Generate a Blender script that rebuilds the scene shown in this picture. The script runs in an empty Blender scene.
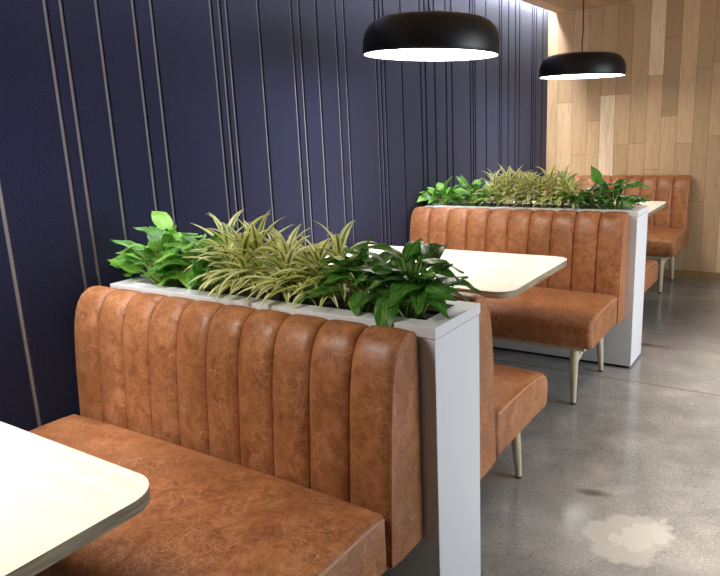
import bpy, math, random
from mathutils import Vector, Matrix, Euler

# ---------------------------------------------------------------- camera, world, lights, exposure
U = 0.9                      # survey units to metres (planter = 1 survey unit high)
sc = bpy.context.scene
col = sc.collection

F_PX = 667.94
YAW, PITCH, ROLL = 0.60204, 0.22981, -0.04787
CAM = (2.3718, -1.5735, 1.5394)
fw = Vector((-math.sin(YAW)*math.cos(PITCH), math.cos(YAW)*math.cos(PITCH), -math.sin(PITCH)))
rt = Vector((math.cos(YAW), math.sin(YAW), 0)); up = rt.cross(fw)
rt2 = math.cos(ROLL)*rt + math.sin(ROLL)*up; up2 = -math.sin(ROLL)*rt + math.cos(ROLL)*up
cd = bpy.data.cameras.new('camera'); cam = bpy.data.objects.new('camera', cd); col.objects.link(cam)
cd.sensor_fit = 'HORIZONTAL'; cd.sensor_width = 36; cd.lens = F_PX/720*36
cd.clip_start = 0.02; cd.clip_end = 60
M4 = Matrix((rt2, up2, -fw)).transposed().to_4x4(); M4.translation = Vector(CAM)*U
cam.matrix_world = M4
sc.camera = cam

sc.view_settings.view_transform = 'Standard'; sc.view_settings.look = 'None'
sc.view_settings.exposure = 0.0; sc.view_settings.gamma = 1.0
sc.view_settings.use_curve_mapping = False

wd = bpy.data.worlds.new('daylight'); sc.world = wd; wd.use_nodes = True
wd.node_tree.nodes['Background'].inputs[0].default_value = (0.80, 0.90, 1.0, 1)
wd.node_tree.nodes['Background'].inputs[1].default_value = 0.6

LAMP_EMIT = 20.0             # pendant diffusers
STRIP_EMIT = 210.0            # cove strip
def area(name, loc, size, sizey, power, color, direction, spread=180):
    l = bpy.data.lights.new(name, 'AREA'); l.shape = 'RECTANGLE'; l.size = size*U; l.size_y = sizey*U
    l.energy = power; l.color = color; l.spread = math.radians(spread)
    o = bpy.data.objects.new(name, l); col.objects.link(o); o.location = Vector(loc)*U
    o.rotation_euler = Vector(direction).to_track_quat('-Z', 'Y').to_euler()
    return o
area('added_daylight_fill', (5.75, 2.3, 1.45), 3.0, 2.0, 78, (0.84, 0.92, 1.0), (-1, 0, -0.05), 120)  # added area light standing in for daylight from the unseen aisle side
area('added_aisle_fill', (3.1, 1.0, 2.56), 1.6, 0.6, 26, (1.0, 0.93, 0.86), (0, 0, -1), 62)  # fill added over the aisle to brighten the floor, no fixture modelled
area('added_aisle_fill', (2.9, 2.7, 2.56), 1.6, 0.6, 22, (1.0, 0.93, 0.86), (0, 0, -1), 62)  # second added aisle fill, farther back

# ---------------------------------------------------------------- helpers
class MB:
    def __init__(s): s.v=[]; s.f=[]; s.m=[]; s.uv=[]; s.t=[]
    def add(s, vs, fs, m=0, uvs=None, tone=0.5):
        b=len(s.v); s.v += [tuple(p) for p in vs]
        for k,f in enumerate(fs):
            s.f.append(tuple(b+i for i in f)); s.m.append(m)
            s.uv.append(uvs[k] if uvs else [(0,0)]*len(f)); s.t.append(tone)
    def box(s, a, b, m=0):
        x0,y0,z0=a; x1,y1,z1=b
        s.add([(x0,y0,z0),(x1,y0,z0),(x1,y1,z0),(x0,y1,z0),(x0,y0,z1),(x1,y0,z1),(x1,y1,z1),(x0,y1,z1)],
              [(0,3,2,1),(4,5,6,7),(0,1,5,4),(1,2,6,5),(2,3,7,6),(3,0,4,7)], m)
    def tube(s, pts, rad, n=8, m=0, cap=True, tone=0.5):
        pts=[Vector(p) for p in pts]; R=rad if isinstance(rad,(list,tuple)) else [rad]*len(pts)
        vs=[]; prev=None
        for i,p in enumerate(pts):
            d=(pts[min(i+1,len(pts)-1)]-pts[max(i-1,0)])
            d = d.normalized() if d.length>1e-9 else Vector((0,0,1))
            if prev is None:
                a=Vector((1,0,0)) if abs(d.x)<.8 else Vector((0,1,0)); e=(a-d*a.dot(d)).normalized()
            else: e=(prev-d*prev.dot(d)).normalized()
            prev=e; g=d.cross(e)
            for k in range(n):
                t=2*math.pi*k/n; vs.append(p+(e*math.cos(t)+g*math.sin(t))*R[i])
        fs=[]
        for i in range(len(pts)-1):
            for k in range(n):
                k2=(k+1)%n; fs.append((i*n+k,i*n+k2,(i+1)*n+k2,(i+1)*n+k))
        if cap: fs.append(tuple(range(n-1,-1,-1))); fs.append(tuple((len(pts)-1)*n+k for k in range(n)))
        s.add(vs,fs,m,None,tone)
    def lathe(s, prof, n=64, m=0, c=(0,0)):
        vs=[]; 
        for r,z in prof:
            for k in range(n):
                t=2*math.pi*k/n; vs.append((c[0]+r*math.cos(t), c[1]+r*math.sin(t), z))
        fs=[]
        for i in range(len(prof)-1):
            for k in range(n):
                k2=(k+1)%n; fs.append((i*n+k,i*n+k2,(i+1)*n+k2,(i+1)*n+k))
        if prof[0][0]>1e-6 and len(prof)>2: pass
        s.add(vs,fs,m)
    def prism(s, poly, z0, z1, m=0, mside=None):
        n=len(poly); vs=[(x,y,z0) for x,y in poly]+[(x,y,z1) for x,y in poly]
        s.add(vs,[tuple(range(n-1,-1,-1)),tuple(range(n,2*n))],m)
        s.add(vs,[(k,(k+1)%n,n+(k+1)%n,n+k) for k in range(n)], m if mside is None else mside)
    def obj(s, name, mats, parent=None, loc=(0,0,0), smooth=False, bevel=0, weld=False, angle=None):
        me=bpy.data.meshes.new(name); me.from_pydata([(x*U,y*U,z*U) for x,y,z in s.v],[],s.f)
        if not isinstance(mats,(list,tuple)): mats=[mats]
        for q in mats: me.materials.append(q)
        me.polygons.foreach_set('material_index', s.m)
        uvl=me.uv_layers.new(name='UVMap'); flat=[c for f in s.uv for p in f for c in p]
        uvl.data.foreach_set('uv', flat)
        ca=me.attributes.new('tone','FLOAT','FACE'); ca.data.foreach_set('value', s.t)
        if weld or angle is not None:
            import bmesh
            bm=bmesh.new(); bm.from_mesh(me)
            if weld: bmesh.ops.remove_doubles(bm, verts=bm.verts, dist=1e-5)
            bm.normal_update()
            if angle is not None:
                for e in bm.edges:
                    e.smooth = (len(e.link_faces)==2 and e.calc_face_angle(0) < angle)
            bm.to_mesh(me); bm.free()
        if smooth: me.polygons.foreach_set('use_smooth', [True]*len(me.polygons))
        me.update()
        o=bpy.data.objects.new(name, me); col.objects.link(o); o.location=Vector(loc)*U
        if parent: o.parent=parent
        if bevel:
            b=o.modifiers.new('b','BEVEL'); b.width=bevel*U; b.segments=3; b.limit_method='ANGLE'; b.angle_limit=0.9
            b.harden_normals=False
        return o
def tag(o, label=None, cat=None, group=None, kind=None):
    for k,x in (('label',label),('category',cat),('group',group),('kind',kind)):
        if x: o[k]=x
    return o
def empty(name, loc, rz=0, **kw):
    o=bpy.data.objects.new(name,None); col.objects.link(o); o.location=Vector(loc)*U; o.rotation_euler=(0,0,rz)
    o.empty_display_size=.1
    return tag(o, **kw)
def copy_tree(o, parent=None):
    c=o.copy(); col.objects.link(c); c.parent=parent
    for ch in list(o.children): copy_tree(ch, c)
    return c

class NT:
    """small node builder"""
    def __init__(s, name):
        s.mat=bpy.data.materials.new(name); s.mat.use_nodes=True; s.nt=s.mat.node_tree
        s.b=s.nt.nodes['Principled BSDF']
    def n(s, t, **kw):
        x=s.nt.nodes.new(t)
        for k,val in kw.items():
            if k.startswith('_'): setattr(x,k[1:],val)
            else:
                key=int(k[1:]) if k[0]=='i' and k[1:].isdigit() else k.replace('_',' ')
                s.put(x.inputs[key], val)
        return x
    def put(s, inp, val):
        if isinstance(val, bpy.types.NodeSocket): s.nt.links.new(val, inp)
        elif isinstance(val, bpy.types.Node): s.nt.links.new(val.outputs[0], inp)
        elif isinstance(val,(tuple,list)) and len(val)==3 and inp.type=='RGBA': inp.default_value=(*val,1)
        else: inp.default_value=val
    def coord(s, scale=(1,1,1), rnd=False, which='Object'):
        tc=s.n('ShaderNodeTexCoord'); mp=s.n('ShaderNodeMapping'); s.nt.links.new(tc.outputs[which], mp.inputs[0])
        mp.inputs['Scale'].default_value=scale
        if rnd:
            oi=s.n('ShaderNodeObjectInfo'); m=s.n('ShaderNodeMath',_operation='MULTIPLY',i0=oi.outputs['Random'],i1=23.0)
            cb=s.n('ShaderNodeCombineXYZ',i0=m,i1=m,i2=m); s.nt.links.new(cb.outputs[0],mp.inputs['Location'])
        return mp.outputs[0]
    def noise(s, vec, scale=5, detail=4, rough=.5, dist=0):
        x=s.n('ShaderNodeTexNoise',Vector=vec,Scale=scale,Detail=detail,Roughness=rough,Distortion=dist); return x.outputs[0]
    def ramp(s, fac, stops, interp='LINEAR'):
        x=s.n('ShaderNodeValToRGB',i0=fac); r=x.color_ramp; r.interpolation=interp
        while len(r.elements)<len(stops): r.elements.new(.5)
        for e,(p,c) in zip(r.elements,stops):
            e.position=p; e.color=(*c,1) if isinstance(c,(tuple,list)) else (c,c,c,1)
        return x.outputs[0]
    def mix(s, fac, a, b, mode='MIX'):
        x=s.nt.nodes.new('ShaderNodeMix'); x.data_type='RGBA'; x.blend_type=mode
        s.put(x.inputs[0],fac); s.put(x.inputs[6],a); s.put(x.inputs[7],b); return x.outputs[2]
    def math(s, op, a, b=0.0, clamp=False):
        x=s.n('ShaderNodeMath',_operation=op,i0=a,i1=b); x.use_clamp=clamp; return x.outputs[0]
    def bump(s, h, strength=.3, dist=.01):
        x=s.n('ShaderNodeBump',Height=h,Strength=strength,Distance=dist); s.nt.links.new(x.outputs[0], s.b.inputs['Normal'])
    def thin(s, mat, c, f):
        tr=s.n('ShaderNodeBsdfTranslucent',i0=c); mx=s.nt.nodes.new('ShaderNodeMixShader'); mx.inputs[0].default_value=f
        s.nt.links.new(s.b.outputs[0],mx.inputs[1]); s.nt.links.new(tr.outputs[0],mx.inputs[2])
        s.nt.links.new(mx.outputs[0], s.nt.nodes['Material Output'].inputs[0]); return mat
    def set(s, **kw):
        for k,val in kw.items(): s.put(s.b.inputs[k.replace('_',' ')], val)
        return s.mat

def srgb(r,g,b):
    f=lambda c:(c/255/12.92) if c/255<=.04045 else ((c/255+.055)/1.055)**2.4
    return (f(r),f(g),f(b))

def m_leather():
    t=NT('tan_leather'); v=t.coord(rnd=True)
    big=t.noise(v,3.2,4,.55); mid=t.noise(v,24,6,.68,.8)
    c=t.ramp(mid,[(.28,srgb(122,70,40)),(.50,srgb(166,104,62)),(.72,srgb(198,136,90))])
    c=t.mix(t.ramp(big,[(.35,0.0),(.7,.55)]),c,srgb(122,76,46))
    # pale crease veins
    w=t.n('ShaderNodeVectorMath',_operation='ADD',i0=v); nv=t.n('ShaderNodeTexNoise',Vector=v,Scale=14.0,Detail=3.0)
    sv=t.n('ShaderNodeVectorMath',_operation='SCALE',i0=nv.outputs[1]); sv.inputs['Scale'].default_value=.10
    t.nt.links.new(sv.outputs[0], w.inputs[1])
    vo=t.n('ShaderNodeTexVoronoi',_feature='DISTANCE_TO_EDGE',Vector=w.outputs[0],Scale=34.0)
    vein=t.ramp(vo.outputs[0],[(0.0,1.0),(.045,0.0)])
    msk=t.ramp(t.noise(v,9,3,.6),[(.40,0.0),(.66,.52)])
    vm=t.math('MULTIPLY',vein,msk)
    c=t.mix(vm,c,srgb(222,172,132))
    vo2=t.n('ShaderNodeTexVoronoi',_feature='DISTANCE_TO_EDGE',Vector=w.outputs[0],Scale=78.0)
    v2=t.math('MULTIPLY',t.ramp(vo2.outputs[0],[(0.0,1.0),(.09,0.0)]),t.ramp(t.noise(v,6,3,.6),[(.38,0.0),(.66,.55)]))
    c=t.mix(v2,c,srgb(200,145,102))
    fine=t.n('ShaderNodeTexVoronoi',Vector=v,Scale=420.0)
    t.bump(t.math('ADD',t.math('MULTIPLY',fine.outputs[0],.5),t.math('MULTIPLY',mid,1.2)),.22,.0015)
    return t.set(Base_Color=c, Roughness=t.ramp(mid,[(.3,.36),(.7,.50)]), Specular_IOR_Level=.45)
def m_felt():
    t=NT('navy_felt'); v=t.coord()
    n=t.noise(v,190,3,.75); n2=t.noise(v,60,3,.6)
    c=t.ramp(n,[(.34,srgb(10,11,25)),(.66,srgb(36,40,77))])
    c=t.mix(t.ramp(n2,[(.4,0.0),(.7,.25)]),c,srgb(24,26,48))
    t.bump(n,.5,.003)
    return t.set(Base_Color=c, Roughness=.95, Specular_IOR_Level=.12, Sheen_Weight=.15)
def m_plain(name, c, rough=.5, spec=.5, metal=0, noise_amt=0.0, scale=40, coat=0):
    t=NT(name); v=t.coord()
    cc=t.mix(t.math('MULTIPLY',t.noise(v,scale,3,.5),noise_amt),c,tuple(x*.6 for x in c)) if noise_amt else c
    return t.set(Base_Color=cc, Roughness=rough, Specular_IOR_Level=spec, Metallic=metal, Coat_Weight=coat)
def m_planks():
    t=NT('oak_planks'); at=t.n('ShaderNodeAttribute',_attribute_name='tone'); tone=at.outputs['Fac']
    uv=t.n('ShaderNodeUVMap').outputs[0]
    mp=t.n('ShaderNodeMapping',Vector=uv); mp.inputs['Scale'].default_value=(26,2.2,1)
    off=t.n('ShaderNodeCombineXYZ',i0=0.0,i1=0.0,i2=t.math('MULTIPLY',tone,77.0))
    vv=t.n('ShaderNodeVectorMath',_operation='ADD',i0=mp,i1=off).outputs[0]
    grain=t.noise(vv,1.5,5,.6,.8); fine=t.noise(vv,7,4,.7)
    base=t.ramp(tone,[(0.0,srgb(162,130,98)),(.35,srgb(194,160,122)),(.65,srgb(220,184,142)),(1.0,srgb(250,224,188))])
    c=t.mix(t.ramp(grain,[(.38,0.0),(.72,.4)]),base,srgb(160,132,104))
    c=t.mix(t.ramp(fine,[(.45,0.0),(.8,.22)]),c,srgb(120,90,62))
    # knots
    mk=t.n('ShaderNodeMapping',Vector=uv); mk.inputs['Scale'].default_value=(5,1.6,1)
    vk=t.n('ShaderNodeVectorMath',_operation='ADD',i0=mk,i1=off).outputs[0]
    kn=t.n('ShaderNodeTexVoronoi',Vector=vk,Scale=1.0,Randomness=1.0)
    c=t.mix(t.ramp(kn.outputs[0],[(.02,.75),(.075,0.0)]),c,srgb(86,58,38))
    t.bump(grain,.08,.002)
    return t.set(Base_Color=c, Roughness=.55, Specular_IOR_Level=.35)
def m_floor():
    t=NT('polished_concrete'); v=t.coord()
    big=t.noise(v,.9,5,.55,.4); mid=t.noise(v,4.5,6,.62,.3); fin=t.noise(v,90,3,.6)
    c=t.ramp(mid,[(.25,srgb(124,122,119)),(.52,srgb(154,150,145)),(.88,srgb(196,189,178))])
    c=t.mix(t.ramp(big,[(.40,0.0),(.62,.55)]),c,srgb(132,131,131))
    c=t.mix(t.ramp(fin,[(.35,.28),(.6,0.0)]),c,srgb(80,78,76))
    # aggregate specks
    va=t.n('ShaderNodeTexVoronoi',Vector=v,Scale=62.0); keep=t.ramp(t.n('ShaderNodeSeparateColor',i0=va.outputs['Color']).outputs[0],[(.70,0.0),(.74,1.0)])
    dk=t.math('MULTIPLY',t.ramp(va.outputs[0],[(.16,1.0),(.26,0.0)]),keep)
    zone=t.ramp(t.noise(v,2.4,3,.6),[(.40,.15),(.62,1.0)])
    c=t.mix(t.math('MULTIPLY',dk,zone),c,srgb(62,58,55))
    vb=t.n('ShaderNodeTexVoronoi',Vector=v,Scale=80.0); kb=t.ramp(t.n('ShaderNodeSeparateColor',i0=vb.outputs['Color']).outputs[1],[(.80,0.0),(.84,.6)])
    lt=t.math('MULTIPLY',t.ramp(vb.outputs[0],[(.14,1.0),(.24,0.0)]),kb)
    c=t.mix(lt,c,srgb(215,212,207))
    # helper: irregular blob at a place on the slab
    def blob(cx,cy,rx,ry,ang,edge,nscale,namp):
        mp=t.n('ShaderNodeMapping',_vector_type='TEXTURE'); tc=t.n('ShaderNodeTexCoord'); t.nt.links.new(tc.outputs['Object'],mp.inputs[0])
        mp.inputs['Location'].default_value=(cx*U,cy*U,0); mp.inputs['Rotation'].default_value=(0,0,ang); mp.inputs['Scale'].default_value=(rx*U,ry*U,1)
        ln=t.n('ShaderNodeVectorMath',_operation='LENGTH',i0=mp)
        nz=t.math('MULTIPLY',t.math('SUBTRACT',t.noise(v,nscale,4,.6),.5),namp)
        d=t.math('ADD',ln.outputs['Value'],nz)
        return t.ramp(d,[(1-edge,1.0),(1.0,0.0)])
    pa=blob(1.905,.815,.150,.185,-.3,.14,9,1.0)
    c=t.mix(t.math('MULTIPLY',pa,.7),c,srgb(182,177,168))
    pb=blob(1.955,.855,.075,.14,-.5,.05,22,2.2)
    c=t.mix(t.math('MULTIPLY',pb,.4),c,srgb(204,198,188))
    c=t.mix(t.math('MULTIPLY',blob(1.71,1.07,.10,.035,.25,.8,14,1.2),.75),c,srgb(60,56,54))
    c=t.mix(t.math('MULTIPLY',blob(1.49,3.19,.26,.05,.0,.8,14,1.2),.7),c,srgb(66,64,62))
    # saw cut control joint across the slab
    sp=t.n('ShaderNodeSeparateXYZ',i0=v)
    jd=t.math('ABSOLUTE',t.math('SUBTRACT',t.math('ADD',sp.outputs[1],t.math('MULTIPLY',t.noise(v,3,2,.5),.02)),2.455*U))
    c=t.mix(t.ramp(jd,[(.0035,.65),(.007,0.0)]),c,srgb(70,68,66))
    t.bump(t.math('ADD',mid,t.math('MULTIPLY',fin,.15)),.05,.01)
    return t.set(Base_Color=c, Roughness=t.ramp(mid,[(.3,.09),(.7,.19)]), Specular_IOR_Level=.5)
def m_tabletop():
    t=NT('pale_maple_top'); v=t.coord((1.5,9,1))
    n=t.noise(v,2.5,4,.6,.5); b=t.noise(t.coord(),3.5,3,.5)
    c=t.ramp(n,[(.3,srgb(240,234,214)),(.7,srgb(250,247,236))])
    c=t.mix(t.ramp(b,[(.45,0.0),(.6,.5)]),c,srgb(246,240,214))
    return t.set(Base_Color=c, Roughness=.32, Specular_IOR_Level=.45)
def m_ply():
    t=NT('plywood_edge'); v=t.coord((6,6,90)); n=t.noise(v,1.5,3,.6)
    return t.set(Base_Color=t.ramp(n,[(.35,srgb(128,112,88)),(.65,srgb(172,156,128))]), Roughness=.5)
def m_legwood():
    t=NT('whitewashed_ash'); v=t.coord((30,30,3)); n=t.noise(v,3,4,.6)
    return t.set(Base_Color=t.ramp(n,[(.3,srgb(186,168,138)),(.7,srgb(214,200,174))]), Roughness=.5)
def m_emit(name,c,s):
    t=NT(name); return t.set(Base_Color=(.8,.8,.8), Emission_Color=c, Emission_Strength=s)
def m_leaf_green():
    t=NT('pothos_leaf'); uv=t.n('ShaderNodeUVMap').outputs[0]; sp=t.n('ShaderNodeSeparateXYZ',i0=uv)
    at=t.n('ShaderNodeAttribute',_attribute_name='tone').outputs['Fac']
    u=t.math('ABSOLUTE',t.math('SUBTRACT',sp.outputs[0],.5))
    base=t.ramp(at,[(0.0,srgb(34,84,30)),(.5,srgb(70,134,46)),(1.0,srgb(134,190,70))])
    mp=t.n('ShaderNodeMapping',Vector=uv); mp.inputs['Scale'].default_value=(9,2.2,1)
    of=t.n('ShaderNodeCombineXYZ',i2=t.math('MULTIPLY',at,91.0)); vv=t.n('ShaderNodeVectorMath',_operation='ADD',i0=mp,i1=of).outputs[0]
    var=t.ramp(t.noise(vv,1.3,3,.6),[(.54,0.0),(.66,.7)])
    c=t.mix(var,base,srgb(170,198,96))
    mid=t.ramp(u,[(.008,.6),(.035,0.0)]); c=t.mix(mid,c,srgb(160,190,90))
    # side veins
    s1=t.math('SINE',t.math('MULTIPLY',t.math('SUBTRACT',sp.outputs[1],t.math('MULTIPLY',u,.7)),58.0))
    c=t.mix(t.ramp(s1,[(.9,0.0),(1.0,.25)]),c,srgb(110,150,60))
    t.bump(s1,.12,.001)
    return t.thin(t.set(Base_Color=c, Roughness=.36, Specular_IOR_Level=.4),c,.25)
def m_leaf_stripe():
    t=NT('striped_leaf'); uv=t.n('ShaderNodeUVMap').outputs[0]; sp=t.n('ShaderNodeSeparateXYZ',i0=uv)
    at=t.n('ShaderNodeAttribute',_attribute_name='tone').outputs['Fac']
    u=t.math('ABSOLUTE',t.math('SUBTRACT',sp.outputs[0],.5))
    green=t.ramp(at,[(0.0,srgb(46,86,34)),(1.0,srgb(104,142,60))]); cream=t.ramp(at,[(0.0,srgb(236,236,146)),(1.0,srgb(253,253,205))])
    mp=t.n('ShaderNodeMapping',Vector=uv); mp.inputs['Scale'].default_value=(22,.8,1)
    st=t.noise(mp.outputs[0],1.6,2,.5)
    e=t.math('ADD',u,t.math('MULTIPLY',t.math('SUBTRACT',st,.5),.12))
    c=t.mix(t.ramp(e,[(.13,0.0),(.18,1.0)]),green,cream)
    c=t.mix(t.ramp(u,[(.02,.5),(.05,0.0)]),c,cream)
    return t.thin(t.set(Base_Color=c, Roughness=.42, Specular_IOR_Level=.35),c,.35)
def m_soil():
    t=NT('potting_soil'); v=t.coord(); n=t.noise(v,60,5,.7)
    t.bump(n,1.0,.02)
    return t.set(Base_Color=t.ramp(n,[(.3,srgb(22,16,12)),(.7,srgb(58,44,34))]), Roughness=.95)

LEATHER=m_leather(); FELT=m_felt(); PLANKS=m_planks(); FLOOR=m_floor(); TOP=m_tabletop(); PLY=m_ply(); LEGW=m_legwood()
CORE=m_plain('grey_panel_core',srgb(156,153,152),.9,.1,0,.3,200)
WHITE=m_plain('white_laminate',srgb(226,226,228),.38,.4)
BLACK=m_plain('black_enamel',srgb(14,14,16),.42,.4)
BLACKM=m_plain('black_powder_coat',srgb(24,24,25),.5,.4)
PAINT=m_plain('white_paint',srgb(225,223,218),.7,.2)
DIM=m_plain('grey_paint',srgb(120,118,116),.7,.2)
INNER=m_plain('white_enamel',srgb(235,235,230),.5,.3)
PIPE=m_plain('piping_painted_highlight',srgb(190,142,110),.4,.5)  # seat piping colour lightened to paint in its highlight
CORD=m_plain('brown_cord',srgb(52,34,28),.7,.2)
KICK=m_plain('dark_plinth',srgb(30,30,30),.7,.2)
BASEB=m_plain('oak_baseboard',srgb(158,128,84),.5,.3,0,.3,12)
DIFF=m_emit('lit_diffuser',(1.0,.95,.86),LAMP_EMIT)
STRIP=m_emit('lit_strip',(.88,.92,1.0),STRIP_EMIT)
DOWN=m_emit('lit_downlight',(1.0,.93,.82),10.0)
LEAFG=m_leaf_green(); LEAFS=m_leaf_stripe(); SOIL=m_soil()
STEM=m_plain('leaf_stalk',srgb(128,160,72),.5,.3)
CANE=m_plain('plant_cane',srgb(120,116,70),.7,.2)
FOOTM=m_plain('grey_foot_pad',srgb(70,66,60),.6,.3)

# ---------------------------------------------------------------- room shell
PW=.304; P=2.6455; YB=5.4475; ZC=2.60
def struct(mb,name,mats,**kw): return tag(mb.obj(name,mats,**kw),kind='structure')

m=MB(); m.box((-.12,-4.6,-.1),(5.9,5.6,0)); struct(m,'floor',FLOOR)

# felt wall with routed grooves
gy=[-1.72,-1.45,-1.38,-1.23,-1.05,-.96,-.62,-.57,-.52,-.32,-.045,.019,.172,.346,.438,.781,.836,.882,1.103,1.362,1.427,1.579,1.761,1.846,
    2.181,2.229,2.277,2.497,2.761,2.829,2.972,3.153,3.25,3.58,3.631,3.675,3.895,4.178,4.227,4.388,4.556,4.658,4.986,5.035,5.103,5.286]
gy=[y-4.2 for y in gy if -.5<y<1.2 and y-4.2>-4.5]+[y-2.8 for y in gy if .0<y<1.1]+gy
gy=sorted(set(round(y,3) for y in gy)); gk=[gy[0]]
for y in gy:
    if y-gk[-1]>.035: gk.append(y)
GW,GD,GB=.019,.011,.0015
m=MB(); z0,z1=0,2.78
prof=[(0,-4.6)]; mi=[]
for y in gk:
    a,b=y-GW/2,y+GW/2
    prof += [(0,a-GB),(-GB,a),(-GD,a),(-GD,b),(-GB,b),(0,b+GB)]
prof.append((0,YB))
for i in range(len(prof)-1):
    (xa,ya),(xb,yb)=prof[i],prof[i+1]
    k=(i-1)%6 if i>0 and i<len(prof)-2 else -1
    mat=1 if (k==2) else 0
    m.add([(xa,ya,z0),(xb,yb,z0),(xb,yb,z1),(xa,ya,z1)],[(0,1,2,3)],mat)
m.add([(-.12,-4.6,z0),(-.12,YB,z0),(-.12,YB,z1),(-.12,-4.6,z1)],[(3,2,1,0)])
struct(m,'wall_left',[FELT,CORE])

# oak plank wall (far end): planks as faces with their own tone
rng=random.Random(5)
def plank_rows(edges, lo, hi, joints, mk):
    for i in range(len(edges)-1):
        js=joints.get(i)
        if js is None:
            js=[]; z=lo+rng.uniform(.2,1.6); 
            while z<hi-.1: js.append((z,None)); z+=rng.uniform(.7,1.7)
            first=None
        zs=[lo]+[j[0] for j in js]+[hi]
        tones=[j[1] for j in js]+[joints.get((i,'top'))]
        for k in range(len(zs)-1):
            tn=tones[k] if tones[k] is not None else rng.uniform(.15,.8)
            mk(edges[i],edges[i+1],zs[k],zs[k+1],tn)
edges=[0,.105,.258,.407,.535,.678,.817,.969,1.102,1.242,1.384,1.514,1.654]
while edges[-1]<5.8: edges.append(edges[-1]+.142)
J={0:[(.9,.5)],1:[(.7,.5),(1.727,.72)],2:[(1.2,.55)],3:[(1.535,.60)],4:[(.8,.6),(1.773,.99)],5:[(1.29,.5),(1.773,.62)],6:[(1.30,.58)],
   7:[(1.05,.55),(1.922,.62)],8:[(.9,.5),(1.547,.60),(2.25,.22)],9:[(1.291,.50)],10:[(.75,.4),(1.95,.38)],11:[(1.351,.42),(2.0,.55)],
   (0,'top'):.62,(1,'top'):.45,(2,'top'):.55,(3,'top'):.38,(4,'top'):.42,(5,'top'):.28,(6,'top'):.48,(7,'top'):.93,(8,'top'):.18,(9,'top'):.66,(10,'top'):.33,(11,'top'):.3}
m=MB()
SEAM=.0012
def mk(x0,x1,za,zb,tn):
    m.add([(x0+SEAM,YB,za+SEAM),(x1-SEAM,YB,za+SEAM),(x1-SEAM,YB,zb-SEAM),(x0+SEAM,YB,zb-SEAM)],[(0,1,2,3)],0,
          [[(x0,za),(x1,za),(x1,zb),(x0,zb)]],tn)
plank_rows(edges,.075,2.78,J,mk)
# backing so the gaps read as thin dark joints, and the wall has thickness
m.box((-.12,YB+.002,0),(5.9,YB+.12,2.78),1)
GAP=m_plain('plank_joint',srgb(96,74,54),.8,.1)
struct(m,'wall_far',[PLANKS,GAP])
m=MB(); m.box((.0,YB-.014,.0),(5.8,YB+.001,.075)); struct(m,'baseboard_far',BASEB)

# oak ceiling over the booths, stopping short of the felt wall to leave a light slot
m=MB(); ce=[.064+.142*i for i in range(14)]
def mkc(x0,x1,ya,yb,tn):
    m.add([(x0+SEAM,ya+SEAM,ZC),(x0+SEAM,yb-SEAM,ZC),(x1-SEAM,yb-SEAM,ZC),(x1-SEAM,ya+SEAM,ZC)],[(0,1,2,3)],0,
          [[(x0,ya),(x0,yb),(x1,yb),(x1,ya)]],tn)
plank_rows(ce,-4.6,YB,{},mkc)
m.box((.064,-4.6,ZC+.002),(ce[-1],YB,ZC+.10),1)
struct(m,'ceiling',[PLANKS,GAP])
m=MB(); m.box((ce[-1],-4.6,ZC+.004),(5.9,YB,ZC+.10)); struct(m,'ceiling_aisle',DIM)
m=MB(); m.box((-.12,-4.6,2.78),(.35,YB,2.84)); struct(m,'ceiling_slot_lid',PAINT)
m=MB(); m.box((-.12,-4.72,0),(5.9,-4.6,2.84)); struct(m,'wall_rear',DIM)
# aisle side wall; its long window band is added to house the side light
m=MB()
wy0,wy1,wz0,wz1=.7,3.9,.4,2.5
m.box((5.6,-4.6,0),(5.72,YB,wz0)); m.box((5.6,-4.6,wz1),(5.72,YB,2.78)); m.box((5.6,-4.6,wz0),(5.72,wy0,wz1)); m.box((5.6,wy1,wz0),(5.72,YB,wz1))
struct(m,'wall_right',DIM)
m=MB()
for k in range(5):
    y=wy0+(wy1-wy0)*k/4; m.box((5.63,max(wy0,y-.03),wz0),(5.69,min(wy1,y+.03),wz1))
m.box((5.63,wy0,wz0),(5.69,wy1,wz0+.05)); m.box((5.63,wy0,wz1-.05),(5.69,wy1,wz1))
struct(m,'added_window_1',BLACKM)

# cove light strip in the slot
o=empty('cove_light',(.032,0.4,2.70),label='bright white strip light hidden in the ceiling slot along the navy wall',cat='light')
m=MB(); m.box((-.02,-4.9,.012),(.02,5.0,.03)); m.obj('channel',PAINT,o)
m=MB(); m.box((-.014,-4.9,.0),(.014,5.0,.0118)); m.obj('lit_strip',STRIP,o)

# ---------------------------------------------------------------- benches
BL=1.435; NCH=10
back_out=[(.19,.335),(.190,.40),(.187,.47),(.184,.53),(.179,.60),(.174,.67),(.168,.75),(.161,.815),(.152,.873),(.140,.920),(.124,.956),(.103,.982),(.080,.996),
          (.058,1.002),(.038,1.001),(.020,.994),(.008,.980),(.002,.957),(0,.92),(0,.75),(0,.55),(0,.40),(0,.335),(.06,.335),(.13,.335)]
seat_out=[(.196,.338),(.35,.338),(.52,.338),(.64,.338),(.695,.338),(.722,.341),(.738,.349),(.748,.362),(.756,.385),(.761,.41),(.762,.435),(.758,.458),(.748,.478),
          (.732,.494),(.710,.506),(.68,.515),(.63,.523),(.56,.529),(.47,.531),(.36,.531),(.27,.530),(.215,.526),(.198,.515),(.194,.49),(.194,.42),(.195,.36)]
def normals(out):
    n=len(out); r=[]
    for i in range(n):
        a=Vector(out[i-1]); b=Vector(out[(i+1)%n]); d=(b-a).normalized(); r.append(Vector((-d.y,d.x)))
    c=Vector((sum(p[0] for p in out)/n,sum(p[1] for p in out)/n))
    s=sum(r[i].dot(Vector(out[i])-c) for i in range(n))
    return [x if s>0 else -x for x in r]
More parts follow.
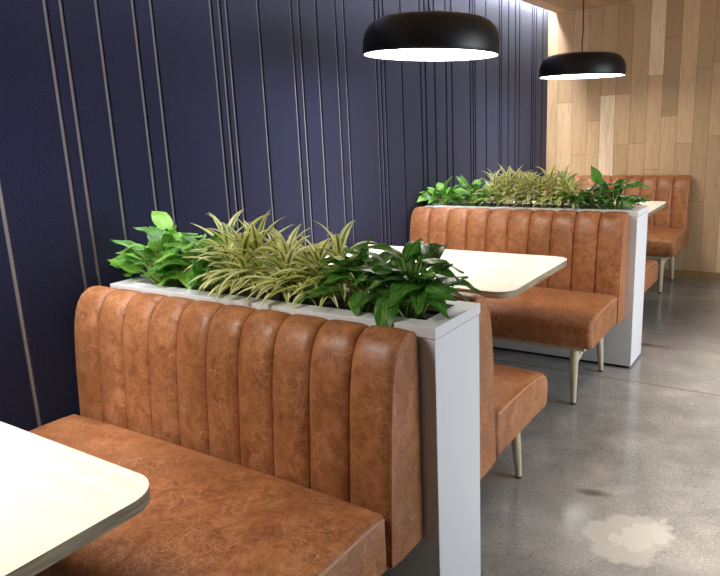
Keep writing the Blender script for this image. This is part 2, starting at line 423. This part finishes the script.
def loft(out, stations):
    """stations: (x, fn(i)->inset)"""
    nr=normals(out); mb=MB(); n=len(out); vs=[]
    for x,fn in stations:
        for i,(s_,z) in enumerate(out):
            q=Vector((s_,z))-nr[i]*fn(i); vs.append((x,-q.x,q.y))
    fs=[]
    for k in range(len(stations)-1):
        for i in range(n):
            j=(i+1)%n; fs.append((k*n+i,k*n+j,(k+1)*n+j,(k+1)*n+i))
    fs.append(tuple(range(n-1,-1,-1))); b=(len(stations)-1)*n; fs.append(tuple(b+i for i in range(n)))
    mb.add(vs,fs); return mb
def wfront(i):        # how strongly the channels show round the outline
    if i<=12: return 1.0
    if i<=17: return 1.0-(i-12)/6
    return 0.0
def make_bench():
    r=empty('booth_bench',(0,0,0)); h=BL/2
    st=[]; cw=BL/NCH; D=.017
    T=[0,.012,.035,.075,.14,.24,.37,.5,.63,.76,.86,.925,.965,.988]
    for c in range(NCH):
        for t in T:
            x=-h+cw*(c+t); e=abs(2*t-1)
            dd=D*(e**5)
            if c==0 and t<.5: dd*=.75
            if c==NCH-1 and t>.5: dd*=.75
            if t==0 and c>0: dd=D*1.35
            st.append((x,lambda i,dd=dd:dd*wfront(i)))
    st.append((h,lambda i:D*.75*wfront(i)))
    # round the two outer edges a little
    o=loft(back_out,st).obj('backrest',LEATHER,r,smooth=True,angle=.75)
    nr=normals(back_out)
    for sx in (-1,1):
        pts=[]
        for i in range(0,18):
            q=Vector(back_out[i])-nr[i]*(D*.75*wfront(i)-.0005); pts.append((sx*(h-.003),-q.x,q.y))
        p=MB(); p.tube(pts,.0042,8); p.obj('piping',LEATHER,o,smooth=True)
    xs=[(0,.021),(.003,.013),(.009,.006),(.018,.0018),(.028,0)]
    st=[(-h+a,b) for a,b in xs]+[(-h+BL*k/24,0) for k in range(1,24)]+[(h-a,b) for a,b in reversed(xs)]
    def crown(x): return .010*(1-(abs(x)/h)**3)
    st2=[(x,(lambda i,b=b,x=x: (b-crown(x) if 12<=i<=21 else b-.3*crown(x) if 7<=i<12 else b))) for x,b in st]
    s_=loft(seat_out,st2).obj('seat',LEATHER,r,smooth=True,angle=.75)
    ns=normals(seat_out)
    for sx in (-1,1):
        pts=[]
        for i in range(4,23):
            q=Vector(seat_out[i])-ns[i]*.0145; pts.append((sx*(h-.003),-q.x,q.y))
        p=MB(); p.tube(pts,.0036,8); p.obj('piping',PIPE,s_,smooth=True)
    fr=MB(); fr.box((-h+.05,-.70,.318),(h-.05,-.06,.3345)); fr.obj('seat_base',LEGW,r)
    for sx in (-1,1):
        x=sx*(h-.105)
        for sy,st_ in ((.655,.69),(.15,.11)):
            lg=MB(); lg.tube([(x-sx*.012,-sy,.318),(x-sx*.006,-(sy*.5+st_*.5),.17),(x,-st_,.012)],[.025,.021,.0145],16)
            l=lg.obj('leg',LEGW,r,smooth=True,angle=.7)
            ft=MB(); ft.tube([(x,-st_,.0),(x,-st_,.0125)],.0135,12); ft.obj('foot_pad',FOOTM,l,smooth=True,angle=.7)
        rl=MB(); rl.tube([(x-sx*.006,-.672,.225),(x-sx*.006,-.63,.243),(x-sx*.006,-.55,.268),(x-sx*.006,-.42,.292),(x-sx*.006,-.28,.300),(x-sx*.006,-.15,.300)],[.013,.015,.016,.016,.016,.015],12)
        rl.obj('side_rail',LEGW,r,smooth=True,angle=.7)
    return r
bench=make_bench()
spots=[('tan channelled leather bench with cracked grain, nearest, in front of the first planter',.7655,-.004,0),
       ('tan leather bench behind the first planter, only its seat corner and back edge showing',.775,PW+.045,math.pi),
       ('tan channelled leather bench facing the white table, backed by the second planter',.745,P-.004,0),
       ('tan leather bench hidden behind the second planter, only a seat corner showing',.735,P+PW+.02,math.pi),
       ('tan channelled leather bench against the oak plank wall',.690,YB-.022,0)]
for i,(lb,x,y,rz) in enumerate(spots):
    b=bench if i==0 else copy_tree(bench)
    b.location=Vector((x,y,0))*U; b.rotation_euler.z=rz; tag(b,lb,'bench','leather booth benches')

# ---------------------------------------------------------------- planters
def make_planter():
    r=empty('divider_planter',(0,0,0)); h=.7225
    b=MB(); b.box((-h+.003,.003,.018),(h-.003,PW-.003,.9635)); b.obj('body',WHITE,r,bevel=.0025)
    k=MB(); k.box((-h+.02,.02,0),(h-.02,PW-.02,.018)); k.obj('plinth',KICK,r)
    rim=.064; zb,zt=.9665,1.0
    c=MB()
    O=[(-h,0),(h,0),(h,PW),(-h,PW)]; I=[(-h+rim,rim),(h-rim,rim),(h-rim,PW-rim+.012),(-h+rim,PW-rim+.012)]
    vs=[(x,y,zb) for x,y in O]+[(x,y,zt) for x,y in O]+[(x,y,zt) for x,y in I]+[(x,y,zb) for x,y in I]
    fs=[]
    for i in range(4):
        j=(i+1)%4
        fs+=[(i,j,4+j,4+i),(4+i,4+j,8+j,8+i),(8+i,8+j,12+j,12+i),(12+i,12+j,j,i)]
    c.add(vs,fs); c.obj('tray_rim',WHITE,r,bevel=.002)
    s=MB(); s.box((-h+rim,rim,.9636),(h-rim,PW-rim+.012,.972)); s.obj('soil',SOIL,r)
    g=MB(); g.box((-h+.008,.008,.9634),(h-.008,PW-.008,.9668)); 
    return r
pl=make_planter()
pl2=copy_tree(pl)
pl.location=Vector((.8135,0,0))*U; pl2.location=Vector((.789,P,0))*U
tag(pl,'tall white planter divider behind the nearest bench, filled with pothos and striped plants','planter','white planter dividers')
tag(pl2,'white planter divider between the white table and the oak plank wall','planter','white planter dividers')

# ---------------------------------------------------------------- tables
TZ=.850
def rrect(x0,x1,y0,y1,rs,n=10):
    pts=[]
    for (cx,cy,a0,r) in ((x1-rs[0],y0+rs[0],-90,rs[0]),(x1-rs[1],y1-rs[1],0,rs[1]),(x0+rs[2],y1-rs[2],90,rs[2]),(x0+rs[3],y0+rs[3],180,rs[3])):
        for k in range(n+1):
            a=math.radians(a0+90*k/n); pts.append((cx+r*math.cos(a),cy+r*math.sin(a)))
    return pts
def make_table():
    r=empty('booth_table',(0,0,0))
    L,Wd=1.31,.85
    t=MB(); t.prism(rrect(0,L,-Wd/2,Wd/2,(.085,.085,.085,.085)),TZ-.030,TZ,0,1)
    t.obj('tabletop',[TOP,PLY],r,bevel=.002)
    c=MB(); c.tube([(.62,0,.03),(.62,0,TZ-.045)],.038,24); c.obj('column',BLACKM,r,smooth=True,angle=.7)
    p=MB(); p.lathe([(.0001,.0),(.25,.0),(.252,.006),(.245,.014),(.06,.028),(.045,.034),(.0001,.034)],48,0,(.62,0)); p.obj('base_plate',BLACKM,r,smooth=True,angle=.7)
    g=MB(); g.box((.47,-.15,TZ-.047),(.77,.15,TZ-.0302)); g.obj('mounting_plate',BLACKM,r)
    return r
tb=make_table(); TYC=1.8711-.425
tabs=[('pale cream table corner in front of the nearest tan bench','booth_table',.004,TYC-P),
      ('white rounded booth table behind the first planter','booth_table',.040,TYC),
      ('pale table behind the second planter, only one corner showing','booth_table',.054,TYC+P)]
for i,(lb,nm,x,y) in enumerate(tabs):
    t=tb if i==0 else copy_tree(tb)
    t.location=Vector((x,y,0))*U; tag(t,lb,'table','booth tables')

# ---------------------------------------------------------------- pendant lamps
def make_pendant():
    r=empty('pendant_lamp',(0,0,0))       # origin at rim centre
    R=.332
    prof=[(R-.006,0),(R,0),(R+.002,.003),(R+.003,.03),(R+.001,.065),(R-.006,.096),(R-.020,.124),(R-.042,.148),(R-.075,.165),(R-.115,.173),(R-.17,.177),(.03,.178),(.012,.187),(.0001,.188)]
    s=MB(); s.lathe(prof,96); 
    sh=s.obj('shade',BLACK,r,smooth=True,angle=.9,weld=True)
    i=MB(); i.lathe([(R-.006,.0005),(R-.0075,.03),(R-.012,.06),(R-.04,.11),(R-.10,.15),(.0001,.165)],96); i.obj('shade_lining',INNER,sh,smooth=True,weld=True)
    d=MB(); d.lathe([(.0001,.003),(R-.0066,.003)],96); d.obj('diffuser',DIFF,r,smooth=False,weld=True)
    c=MB(); zt=ZC-1.885
    c.tube([(0,0,.186),(-.004,.0,.26),(.002,0,.34),(.0,0,.5),(0,0,zt-.02)],.0045,8); c.obj('cord',CORD,r,smooth=True)
    k=MB(); k.lathe([(.0001,zt-.028),(.05,zt-.028),(.055,zt-.022),(.055,zt-.001),(.0001,zt-.001)],32); k.obj('ceiling_rose',BLACK,r,smooth=True,angle=.7,weld=True)
    return r
pd=make_pendant()
LZ=1.888
for i,(lb,x,y) in enumerate([('large black dome pendant lamp hanging over the white table',.742,1.507),
                           ('smaller looking black dome pendant lamp hanging in front of the oak plank wall',.725,4.13),
                           ('black dome pendant lamp hanging over the pale table in front of the nearest bench',.770,1.441-2.5)]):
    q=pd if i==0 else copy_tree(pd)
    q.location=Vector((x,y,LZ))*U; tag(q,lb,'lamp','black dome pendant lamps')
    a=math.radians((3.3,1.6,1.0)[i])            # each shade hangs slightly out of level on its cord
    ax=Vector((fw.x,fw.y,0)).normalized()
    for ch in q.children:
        if ch.name.startswith(('shade','diffuser')): ch.rotation_mode='QUATERNION'; ch.rotation_quaternion=(Matrix.Rotation(math.radians(1.0),3,rt)@Matrix.Rotation(a,3,ax)).to_quaternion()

# ---------------------------------------------------------------- plants
def heart_leaf(mb, base, d, n, L, W, droop, fold, tone, rr):
    """base point, direction, normal; leaf bends towards -normal by droop"""
    d=d.normalized(); n=(n-d*n.dot(d)).normalized(); s=d.cross(n)
    ts=[0,.06,.14,.25,.38,.52,.66,.79,.90,.97,1.0]; wd=[.26,.70,.94,1.0,.92,.76,.55,.34,.16,.05,.0]; back=[-.11,-.07,-.02,0,0,0,0,0,0,0,0]
    us=[-1,-.66,-.33,0,.33,.66,1]
    tw=rr.uniform(-.35,.35); vs=[]
    for t,w_,bk in zip(ts,wd,back):
        ang=droop*t; 
        p=base+d*(L*(math.sin(ang)/droop if abs(droop)>1e-3 else t))-n*(L*((1-math.cos(ang))/droop if abs(droop)>1e-3 else 0))
        td=d*math.cos(ang)-n*math.sin(ang); tn=n*math.cos(ang)+d*math.sin(ang)
        a=tw*t; s2=s*math.cos(a)+tn*math.sin(a); n2=tn*math.cos(a)-s*math.sin(a)
        for u in us:
            x=u*W*.5*w_
            vs.append(p+s2*x+n2*(fold*abs(x)-.25*W*(u*u)*w_*.35+.006*math.sin(9*t+3*u)*abs(u))+td*(bk*L*abs(u)))
    fs=[];uv=[];k=len(us)
    for i in range(len(ts)-1):
        for j in range(k-1):
            fs.append((i*k+j,i*k+j+1,(i+1)*k+j+1,(i+1)*k+j))
            uv.append([((us[j]+1)/2,ts[i]),((us[j+1]+1)/2,ts[i]),((us[j+1]+1)/2,ts[i+1]),((us[j]+1)/2,ts[i+1])])
    mb.add(vs,fs,0,uv,tone)
def stalk(mb,a,b,r0=.0042,r1=.0028,sag=.0):
    a=Vector(a); b=Vector(b); m_=(a+b)/2; m_.z=max(a.z,b.z)*.55+min(a.z,b.z)*.45; m_.x=a.x*.6+b.x*.4; m_.y=a.y*.6+b.y*.4
    pts=[(a*(1-t)**2+m_*2*t*(1-t)+b*t*t) for t in (0,.25,.5,.75,1)]
    mb.tube(pts,[r0+(r1-r0)*k/4 for k in range(5)],6)
def pothos(label, x, y, rx, ry, nleaf, hmax, seed, tone0, heroes=(), group=None, size=1.0):
    rr=random.Random(seed); zs=.972
    r=empty('pothos_plant',(x,y,zs),label=label,cat='plant',group=group)
    lf=MB(); stm=MB()
    def leaf(px,py,pz,az,pitch,L,droop,tone,root=None):
        b=Vector((px,py,pz)); d=Vector((math.cos(az)*math.cos(pitch),math.sin(az)*math.cos(pitch),math.sin(pitch)))
        n=Vector((-math.cos(az)*math.sin(pitch),-math.sin(az)*math.sin(pitch),math.cos(pitch)))
        n=n+Vector((rr.uniform(-.5,.5),rr.uniform(-.7,.2),rr.uniform(-.2,.3)))
        heart_leaf(lf,b,d,n,L,L*rr.uniform(.46,.62),droop,rr.uniform(.15,.5),tone,rr)
        if root is None: root=(px*.35+rr.uniform(-.03,.03),max(-.06,min(.06,py*.35+rr.uniform(-.02,.02))),.002)
        stalk(stm,root,b)
    for k in range(nleaf):
        az=2*math.pi*(k*.618+rr.uniform(-.08,.08)); q=math.sqrt((k+.5)/nleaf)
        px=math.cos(az)*rx*q; py=math.sin(az)*ry*q
        hz=hmax*(1.0-.62*q*q)*rr.uniform(.55,1.0); hz=max(hz,.045)
        if py<-.04: hz=max(hz,.075)
        pitch=rr.uniform(.3,1.1)*(1-q)+rr.uniform(-.25,.55)
        leaf(px,py,hz,az+rr.uniform(-.6,.6),pitch,rr.uniform(.10,.145)*size,rr.uniform(.3,1.1),min(1,max(0,tone0+rr.uniform(-.3,.35))))
    for hh in heroes: leaf(*hh)
    lf.obj('foliage',LEAFG,r,smooth=True); stm.obj('stems',STEM,r,smooth=True)
def ribbon(mb, base, az, elev, L, W, bend, tone, rr):
    d0=Vector((math.cos(az),math.sin(az),0)); s=Vector((-math.sin(az),math.cos(az),0)); p=Vector(base); e=elev; n=9
    vs=[]; tw=rr.uniform(-.5,.5)
    for i in range(n+1):
        t=i/n; dd=d0*math.cos(e)+Vector((0,0,math.sin(e))); nn=-d0*math.sin(e)+Vector((0,0,math.cos(e)))
        a=tw*t; s2=s*math.cos(a)+nn*math.sin(a); n2=nn*math.cos(a)-s*math.sin(a)
        w_=W*(.55+.45*min(1,t*3))*(1 if t<.45 else max(0,1-((t-.45)/.55)**1.6))
        for u in (-1,-.45,0,.45,1): vs.append(p+s2*(u*w_/2)+n2*(abs(u)*w_*.22))
        p=p+dd*(L/n); e-=bend/n*(.5+t)
    fs=[];uv=[]; us=(0,.275,.5,.725,1)
    for i in range(n):
        for j in range(4):
            fs.append((i*5+j,i*5+j+1,i*5+j+6,i*5+j+5)); uv.append([(us[j],i/n),(us[j+1],i/n),(us[j+1],(i+1)/n),(us[j],(i+1)/n)])
    mb.add(vs,fs,0,uv,tone)
def striped(label, x, y, rx, ncane, hs, seed, group=None, Ls=(.13,.20), W=.021):
    rr=random.Random(seed); zs=.972
    r=empty('striped_plant',(x,y,zs),label=label,cat='plant',group=group)
    lf=MB(); canes=[]
    for c in range(ncane):
        cx=-rx+2*rx*(c+.5)/ncane+rr.uniform(-.02,.02); cy=rr.uniform(-.055,.055); h=hs[c%len(hs)]*rr.uniform(.9,1.05)
        lean=(rr.uniform(-.03,.03),rr.uniform(-.02,.02))
        cn=MB(); canes.append(cn); cn.tube([(cx,cy,0),(cx+lean[0]*.4,cy+lean[1]*.4,h*.5),(cx+lean[0],cy+lean[1],h)],[.006,.005,.004],6)
        nl=34
        for k in range(nl):
            t=k/(nl-1); az=k*2.399+rr.uniform(-.3,.3); zz=h*(.25+.75*t)
            elev=-.15+1.35*t**1.3+rr.uniform(-.15,.2)
            L=rr.uniform(*Ls)*(1-.25*t)
            q=.25+.75*t
            b=(cx+lean[0]*q,cy+lean[1]*q,zz)
            bend=rr.uniform(.5,1.4)
            # keep low leaves above the rim
            if zz<.07: elev=max(elev,.35)
            ribbon(lf,b,az,elev,L,W*rr.uniform(.8,1.2),bend,rr.random(),rr)
    lf.obj('foliage',LEAFS,r,smooth=True); [q.obj('cane',CANE,r,smooth=True) for q in canes]

G1='plants in the first planter'; G2='plants in the second planter'
y1=.155
# (px,py,pz, azimuth, pitch, length, droop, tone)
pothos('bright green pothos with one tall upright leaf at the wall end of the first planter',.24,y1,.17,.08,40,.20,11,.72,
       heroes=((.03,-.0,.235,2.7,.75,.15,.7,.95),(.04,.0,.22,-.1,-.05,.12,.6,.85),(-.15,-.06,.10,3.3,.05,.13,.4,.8),(-.12,-.05,.06,3.0,-.1,.12,.5,.75)),group=G1)
pothos('bright green pothos between the tall leaf plant and the striped plants, first planter',.475,y1,.13,.08,34,.20,12,.62,
       heroes=((.03,-.03,.20,.3,.1,.115,.9,.95),(.0,-.05,.19,3.6,-.2,.10,.6,.8)),group=G1)
striped('cream striped leafy plant with tallest spiky leaves, left of its twin, first planter',.72,y1,.14,5,(.19,.14,.18),21,G1,(.15,.24),.029)
striped('cream striped leafy plant beside the dark green pothos, first planter',.975,y1,.12,5,(.15,.18,.13),22,G1,(.15,.23),.029)
pothos('dark green pothos beside the striped plants, first planter',1.18,y1+.01,.12,.06,36,.19,13,.30,
       heroes=((.0,.0,.19,2.5,.3,.15,.9,.4),(.04,-.03,.17,2.9,.1,.12,.8,.3)),group=G1)
pothos('dark green pothos at the first planter aisle end, one leaf drooping over its rim',1.36,y1+.01,.10,.06,36,.21,14,.22,
       heroes=((.06,-.02,.185,.35,-.05,.13,.5,.3),(.07,-.05,.10,-.3,.2,.13,.7,.35),(.0,-.125,.085,-1.25,-.75,.135,.35,.3),(.04,.0,.19,1.9,.5,.12,.6,.25)),group=G1)
y2=P+.155
pothos('bushy light green pothos at the wall end of the second planter',.12,y2,.13,.08,30,.14,31,.62,group=G2)
pothos('bushy light green pothos beside the striped plants, second planter',.37,y2,.15,.08,36,.17,32,.6,group=G2)
striped('cream striped spiky plant beside the light green pothos, second planter',.60,y2,.10,4,(.19,.16,.20),41,G2,(.14,.20),.026)
striped('middle one of three cream striped spiky plants, second planter',.82,y2,.10,4,(.20,.18,.16),42,G2,(.14,.20),.026)
striped('cream striped spiky plant beside the dark green pothos, second planter',1.03,y2,.09,4,(.16,.20,.15),43,G2,(.14,.20),.026)
pothos('dark green pothos with an upright variegated leaf, second planter',1.17,y2,.10,.08,24,.16,33,.35,
       heroes=((.06,.0,.19,2.3,1.0,.14,.4,.6),),group=G2)
pothos('dark green pothos at the aisle end of the second planter',1.33,y2,.11,.08,26,.15,34,.32,
       heroes=((.08,.0,.17,.15,.1,.13,.5,.5),(.0,.0,.17,.8,.4,.12,.6,.4)),group=G2)
